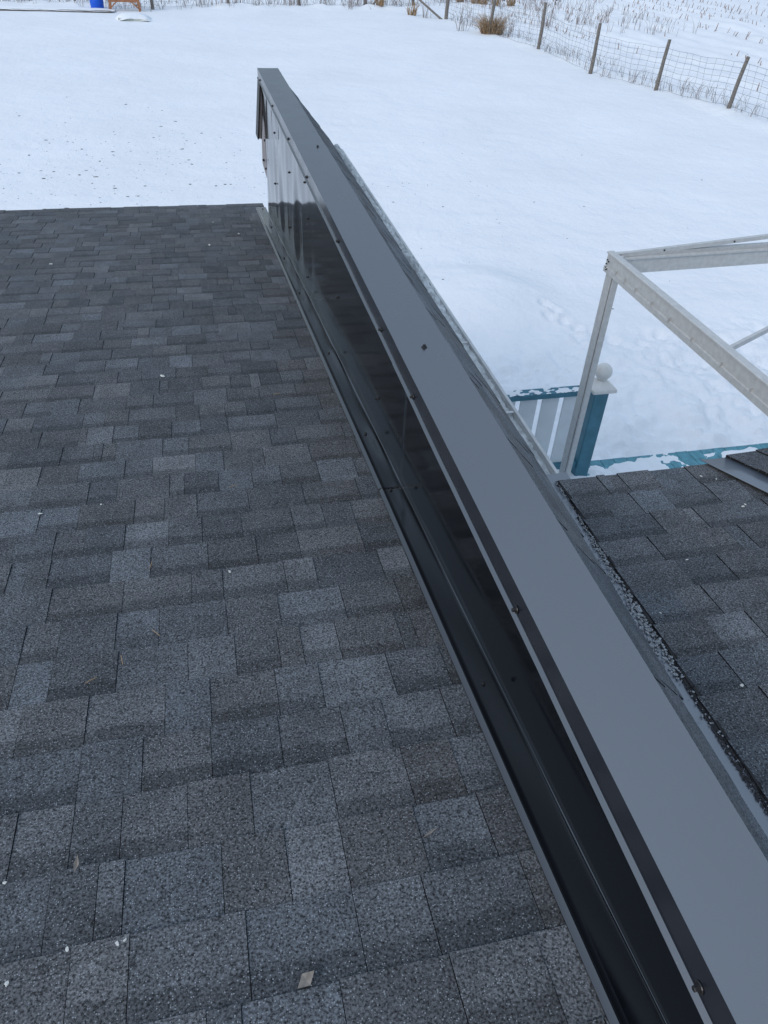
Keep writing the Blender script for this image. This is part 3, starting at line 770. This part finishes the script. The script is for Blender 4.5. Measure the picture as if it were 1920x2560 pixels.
def fence(name, posts, label, braces=()):
    root = empty(name, (posts[0][0], posts[0][1], gz(posts[0][0], posts[0][1]))); tag(root, label, 'fence')
    for k, (x, y, h, r, lx, ly) in enumerate(posts):
        if h <= 0: continue
        v, f = pole((x, y, gz(x, y)), h, r, (lx, ly), k + 3)
        under(root, obj('post', v, f, M['post'], smooth=False))
    for k in range(len(posts) - 1):
        a, c = posts[k], posts[k + 1]
        under(root, wire_span((a[0], a[1], gz(a[0], a[1])), (c[0], c[1], gz(c[0], c[1])), 1.25, seed=k + 20).build('wire_mesh', M['wire']))
    for a, c in braces: under(root, MB().bar(a, c, .10, n=7, taper=.9).build('brace', M['post']))
    return root
sideposts = [(12.28, 42.11, 1.75, .085, .06, 0), (12.78, 37.07, 1.62, .075, .10, 0), (13.56, 33.16, 1.56, .068, .03, 0), (13.63, 28.34, 1.52, .066, .05, .02), (14.47, 25.16, 1.42, .062, .10, 0), (15.16, 22.04, 1.32, .062, .17, .02), (16.4, 17.6, 1.35, .062, .08, 0)]
fence('side_wire_fence', sideposts, 'square mesh wire fence on grey wooden posts bordering the stubble field', [])
backposts = [(-12.4, 42.6, 1.5, .06, 0, 0), (-8.8, 43.4, 1.5, .06, 0, 0), (-5.15, 44.11, 1.5, .06, 0, 0), (-1.68, 43.32, 1.5, .075, -.05, 0), (1.9, 45.06, 1.5, .07, 0, 0), (5.53, 45.78, 1.5, .07, .03, 0), (9.03, 46.13, 1.6, .085, .02, 0), (12.1, 47.9, 1.6, .075, 0, 0), (18.5, 51, 1.6, .075, 0, 0), (27, 55.5, 1.5, .07, 0, 0)]
fence('back_wire_fence', backposts, 'wire fence on wooden posts along the back of the snowy yard', [((9.25, 46.1, GZ - .02), (10.9, 46.9, -2.1)), ((12.12, 42.05, GZ - .03), (10.55, 45.6, -2.1))])

# ------------------------------------------------------------------ yard things by the back fence
bar_ = empty('barrel', (-4.10, 42.9, gz(-4.1, 42.9))); tag(bar_, 'bright blue plastic barrel standing in the snow by the back fence', 'barrel')
prof = [(.27, -.05), (.285, 0), (.29, .06), (.30, .24), (.306, .28), (.300, .32), (.30, .55), (.306, .59), (.300, .63), (.29, .86), (.27, .90)]
o = MB().lathe(prof, (0, 0, 0), 32).build('drum_body', M['blue'], smooth=True); o.parent = bar_
o = MB().lathe([(.275, .60 + .285), (.285, .905), (.275, .925), (.262, .912)], (0, 0, 0), 32).build('top_rim', M['blue'], smooth=True); o.parent = bar_
o = MB().lathe([(.255, .90), (.24, .95), (.15, .99), (.02, 1.0)], (0, 0, 0), 20).build('snow_cap', M['snow'], smooth=True); o.parent = bar_

tb = empty('wooden_trestle', (-2.88, 42.4, gz(-2.9, 42.4))); tag(tb, 'brown wooden trestle with splayed legs and corner braces beside the blue barrel', 'trestle')
for sx in (-1, 1):
    for yy in (0, .45):
        o = MB().bar((sx * .66, yy, -.1), (sx * .58, yy, .76), .10, .07).build('leg', M['wood']); o.parent = tb
    o = MB().bar((sx * .60, -.04, .12), (sx * .30, -.04, .38), .07, .05).build('corner_brace', M['wood']); o.parent = tb
o = MB().box(-.62, .62, -.02, .03, .34, .48).build('apron', M['wood']); o.parent = tb
o = MB().box(-.70, .70, -.12, .57, .76, .80).build('tabletop', M['wood_grey']); o.parent = tb
v, f = grid(16, 10, lambda a, c: (-.69 + 1.38 * a, -.11 + .67 * c, .798 + .14 * (1 - (2 * a - 1) ** 4) * (1 - (2 * c - 1) ** 4)))
o = obj('snow_cap', v, f, M['snow'], smooth=True); o.parent = tb

sl = empty('snow_covered_board', (-2.42, 39.3, gz(-2.4, 39.3))); tag(sl, 'flat grey green board under a rounded cap of snow in the yard', 'board')
o = MB().box(-.62, .58, -.15, .9, -.05, .09).build('board', M['slab']); o.parent = sl
v, f = grid(28, 20, lambda a, c: (-.80 + 1.56 * a + .05 * math.sin(c * 9), -.15 - .10 * math.sin(a * 5) ** 2 + 1.35 * c, .075 - .16 * (abs(2 * a - 1) ** 5) - .03 * (c < .05) * math.sin(a * 11) + .17 * max(0, 1 - abs(2 * a - 1) ** 2.6) * max(0, 1 - abs(2 * c - 1) ** 2.4)))
o = obj('snow_cap', v, f, M['snow'], smooth=True); o.parent = sl

rb = empty('raised_bed', (-7.0, 41.6, gz(-7, 41.6))); tag(rb, 'long low raised bed edge buried under a smooth bank of snow', 'raised bed')
o = MB().box(-6.5, 3.55, -.04, .03, -.1, .085).build('edge_board', M['post']); o.parent = rb
v, f = grid(60, 14, lambda a, c: (-6.6 + 10.3 * a, -.10 + 1.2 * c, .055 + .09 * math.sin(math.pi * min(1, c * 1.0)) ** .7 * (1 - a ** 8) + .03 * float(fbm(np.array([a * 20.]), np.array([c * 3.]), 3)[0]) - (.35 * max(0, c - .8) * 5) * .5))
o = obj('snow_bank', v, f, M['snow'], smooth=True); o.parent = rb

# ------------------------------------------------------------------ dry plants
def blades(b, c, n, rad, hmin, hmax, w, lean=.35, rr=random, curve=.3):
    for k in range(n):
        q_ = rr.uniform(0, 6.283); r_ = rad * math.sqrt(rr.random()); x = c[0] + r_ * math.cos(q_); y = c[1] + r_ * math.sin(q_)
        h = rr.uniform(hmin, hmax); a = rr.uniform(0, 6.283); l = lean * h * rr.random()
        dx = math.cos(a) * l + (x - c[0]) * .6; dy = math.sin(a) * l + (y - c[1]) * .6
        p0 = Vector((x, y, c[2] - .05)); p1 = p0 + Vector((dx * .4, dy * .4, h * .62)); p2 = p0 + Vector((dx * (1 + curve), dy * (1 + curve), h * (1 - curve * .35 * rr.random())))
        b.bar(p0, p1, w, n=3); b.bar(p1, p2, w * .9, n=3, taper=.3)
def clump(name, x, y, n, rad, h0, h1, w, material, label, cat, group=None, lean=.35):
    b = MB(); z = gz(x, y); blades(b, (0, 0, 0), n, rad, h0, h1, w, lean)
    o = b.build(name, material); o.location = (x, y, z); tag(o, label, cat, group); return o
clump('grass_clump', 13.0, 37.35, 420, .48, .25, .85, .018, M['straw'], 'thick golden brown clump of dry grass round a fence post', 'grass', lean=.5)
for x, y in ((15.3, 49.5), (16.0, 48.9), (16.4, 48.6), (17.2, 48.8), (18.2, 49.0)):
    clump('grass_tuft', x, y, 60, .22, .2, .8, .022, M['straw'], 'small pale straw tuft of dry grass near the back fence', 'grass', 'straw tufts by the back fence', lean=.3)
clump('grass_tuft', 10.9, 43.5, 60, .22, .2, .7, .022, M['straw'], 'ragged straw tuft under the leaning fence brace', 'grass', lean=.3)
clump('grass_tuft', 9.7, 45.6, 50, .2, .2, .6, .022, M['straw'], 'straw tuft at the foot of the braced back fence post', 'grass', lean=.3)
clump('dry_weed', 11.87, 38.1, 16, .25, .4, 1.05, .014, M['weed'], 'spray of bare grey stems on the yard side of the golden grass clump', 'weed', lean=.6)
clump('dry_weed', 11.44, 42.7, 14, .22, .3, .9, .014, M['weed'], 'few bent grey stems in front of the leaning fence brace', 'weed', lean=.6)
for x, y in ((13.3, 36.0), (18.85, 48.0), (19.2, 47.2), (21.0, 42.7), (19.26, 41.7), (8.05, 45.1), (5.1, 45.4), (17.4, 42.2)):
    clump('dry_weed', x, y, 16, .25, .4, 1.05, .014, M['weed'], 'sprig of thin grey brown weed stems standing in the snow by the fence', 'weed', 'dry weeds by the fence', lean=.6)
# tall seeded weed
b = MB(); 
b.bar((0, 0, -.05), (.12, 0, .75), .03, n=5, taper=.7); b.bar((.12, 0, .75), (.18, 0, 1.35), .02, n=5)
for k in range(26):
    t = random.uniform(.45, 1); P = Vector((.12 + .06 * t, 0, .5 + .85 * t)); q_ = P + Vector((random.uniform(-.28, .28), random.uniform(-.2, .2), random.uniform(.03, .2)))
    b.bar(P, q_, .011, n=3); v, f = lump(k, .035, (1, 1, 1), 6, 4, .6); b.add([(p_[0] + q_.x, p_[1] + q_.y, p_[2] + q_.z) for p_ in v], f)
o = b.build('seeded_weed', M['weed']); o.location = (17.0, 40.4, gz(17.0, 40.4)); tag(o, 'tall branching weed with dark seed heads beyond the wire fence', 'weed')
# uncountable low growth: stubble rows in the field, wisps along the fences
b = MB()
def fdir(d, t): return (14.0 + d + t * -.10, 28 + t)
for row in range(22):
    d = 4.4 + row * 1.45 + random.uniform(-.1, .1)
    t = -14.0
    while t < 34:
        x, y = fdir(d, t); t += random.uniform(.10, .42)
        dens = float(fbm(np.array([x * .22]), np.array([y * .22]), 3)[0]) + (.22 if row % 3 == 0 else -.12) + (.1 if y > 36 else -.05)
        if random.random() > .20 + dens * 1.5: continue
        x += random.gauss(0, .12); h = random.uniform(.06, .26) * (1.7 if random.random() < .07 else 1); z = gz(x, y) if row < 12 else GZ
        b.bar((x, y, z - .06), (x + random.gauss(0, .05) + h * .12, y + random.gauss(0, .05), z + h), random.uniform(.02, .038), n=4, taper=.55)
o = b.build('corn_stubble', M['stubble']); tag(o, 'rows of cut reddish corn stubble poking out of the snowy field', 'stubble', kind='stuff')
b = MB()
for k in range(230):
    t = random.random(); seg = random.randrange(len(sideposts) - 1); a, c = sideposts[seg], sideposts[seg + 1]
    x = a[0] + (c[0] - a[0]) * t + abs(random.gauss(.2, .8)); y = a[1] + (c[1] - a[1]) * t
    blades(b, (x, y, gz(x, y)), random.randint(1, 4), .08, .1, .55, .010, .8)
for k in range(420):
    t = random.random(); seg = random.randrange(1, len(backposts) - 1); a, c = backposts[seg], backposts[seg + 1]
    x = a[0] + (c[0] - a[0]) * t; y = a[1] + (c[1] - a[1]) * t + random.gauss(.4, .6)
    blades(b, (x, y, gz(x, y)), random.randint(1, 4), .12, .12, .8, .014, .9)
for k in range(260):
    x = random.uniform(13, 24); y = random.uniform(38, 52)
    if x < 13.5: continue
    blades(b, (x, y, gz(x, y)), random.randint(1, 4), .10, .15, .8, .013, .5)
o = b.build('fence_line_weeds', M['weed']); tag(o, 'wispy dry weed stems growing along the foot of the wire fences', 'weeds', kind='stuff')

# ------------------------------------------------------------------ grit thrown on the snow below the eave
b = MB()
for k in range(560):
    if k < 430: x = random.gauss(-2.6, 2.4); y = 16.8 + random.gauss(0, 2.4) + .3 * (x < -2)
    elif k < 500: x = random.gauss(4.5, 2.2); y = random.gauss(14.5, 2.6)
    else: x = random.uniform(2.5, 11); y = random.uniform(9.5, 20)
    if y < 9.4: continue
    r_ = min(.026, .0055 * random.uniform(.04, 1) ** -.55) * (1 if k < 430 else .55)
    v, f = lump(k, r_, (random.uniform(1, 2.2), random.uniform(.7, 1.3), .35), 6, 3, .8); z = gz(x, y)
    b.add([(p_[0] + x, p_[1] + y, p_[2] + z + .002) for p_ in v], f)
o = b.build('roof_grit', M['debris']); tag(o, 'dark specks of roofing grit scattered on the clean snow', 'grit', kind='stuff')

# ------------------------------------------------------------------ litter on the roof
chips = [(-.968, 1.989), (-1.146, 1.971), (-.798, 3.039), (-.466, 6.223), (-.292, 5.779), (-.518, 5.455), (-1.534, 5.09), (-.588, 1.552), (-.812, .573), (-.824, .570), (-.903, .578), (-1.024, .721), (-.989, .544)]
def chip(x, y, r_, h, label, group):
    v, f = lump(int(abs(x * 1000)), r_, (1.6, 1, .4), 8, 5, .9)
    o = obj('white_chip', v, f, M['chip']); o.location = PA(x, y / CA, h); o.rotation_euler = (-A, 0, random.uniform(0, 3)); tag(o, label, 'chip', group)
for x, y in chips: chip(x, y, random.uniform(.002, .004) * (1.8 if y > 3 else 1), .0085, 'tiny white crumb lying on the grey shingles left of the steel wall', 'white crumbs on the main roof slope')
for x, y in ((.702, 1.335), (1.045, 1.56), (1.06, 1.57), (1.025, 1.764), (1.066, 1.736), (.50, 1.137), (.55, .864)): chip(x, y, random.uniform(.002, .004), .0145, 'tiny white crumb lying on the shingles of the lower right slope', 'white crumbs on the lower right slope')
def leaf(name, P, L, W, rz, label, cat, fold=.35, up=.3):
    v = [(-L / 2, 0, 0), (0, W / 2, fold * W), (L / 2, 0, up * L), (0, -W / 2, fold * W * .6), (0, 0, 0), (-L / 2, 0, -.0008), (0, W / 2, fold * W - .0008), (L / 2, 0, up * L - .0008), (0, -W / 2, fold * W * .6 - .0008), (0, 0, -.0008)]
    o = obj(name, v, [(0, 4, 1), (1, 4, 2), (2, 4, 3), (3, 4, 0), (5, 6, 9), (6, 7, 9), (7, 8, 9), (8, 5, 9), (0, 1, 6, 5), (1, 2, 7, 6), (2, 3, 8, 7), (3, 0, 5, 8)], M['leaf'])
    o.location = P; o.rotation_euler = (-A, 0, rz); tag(o, label, cat); return o
leaf('dry_leaf', PA(-.904, .728 / CA, .010), .030, .010, 1.35, 'narrow curled grey leaf standing on the near shingles', 'leaf')
leaf('shingle_scrap', PA(-.528, .446 / CA, .010), .034, .022, .5, 'torn triangular scrap of shingle lying on the near roof', 'scrap', .2, .25)
leaf('twig_scrap', PA(-.264, .654 / CA, .010), .036, .005, .35, 'dark sliver of bark near the steel base flashing', 'twig', .3, .1)
for k, (x, y, rz) in enumerate(((-.801, 1.625, 1.2), (-.783, 1.332, 2.4), (-.923, 1.195, .3), (-.86, 1.25, 1.9), (-.55, 2.02, .1), (-.33, 2.75, .2))):
    o = MB().bar((-.014, 0, 0), (.014, .004 * (-1) ** k, .001), .0014, n=4).build('straw_bit', M['straw']); o.location = PA(x, y / CA, .0095); o.rotation_euler = (-A, 0, rz)
    tag(o, 'short pale straw lying on the main roof shingles', 'straw', 'straws on the roof')
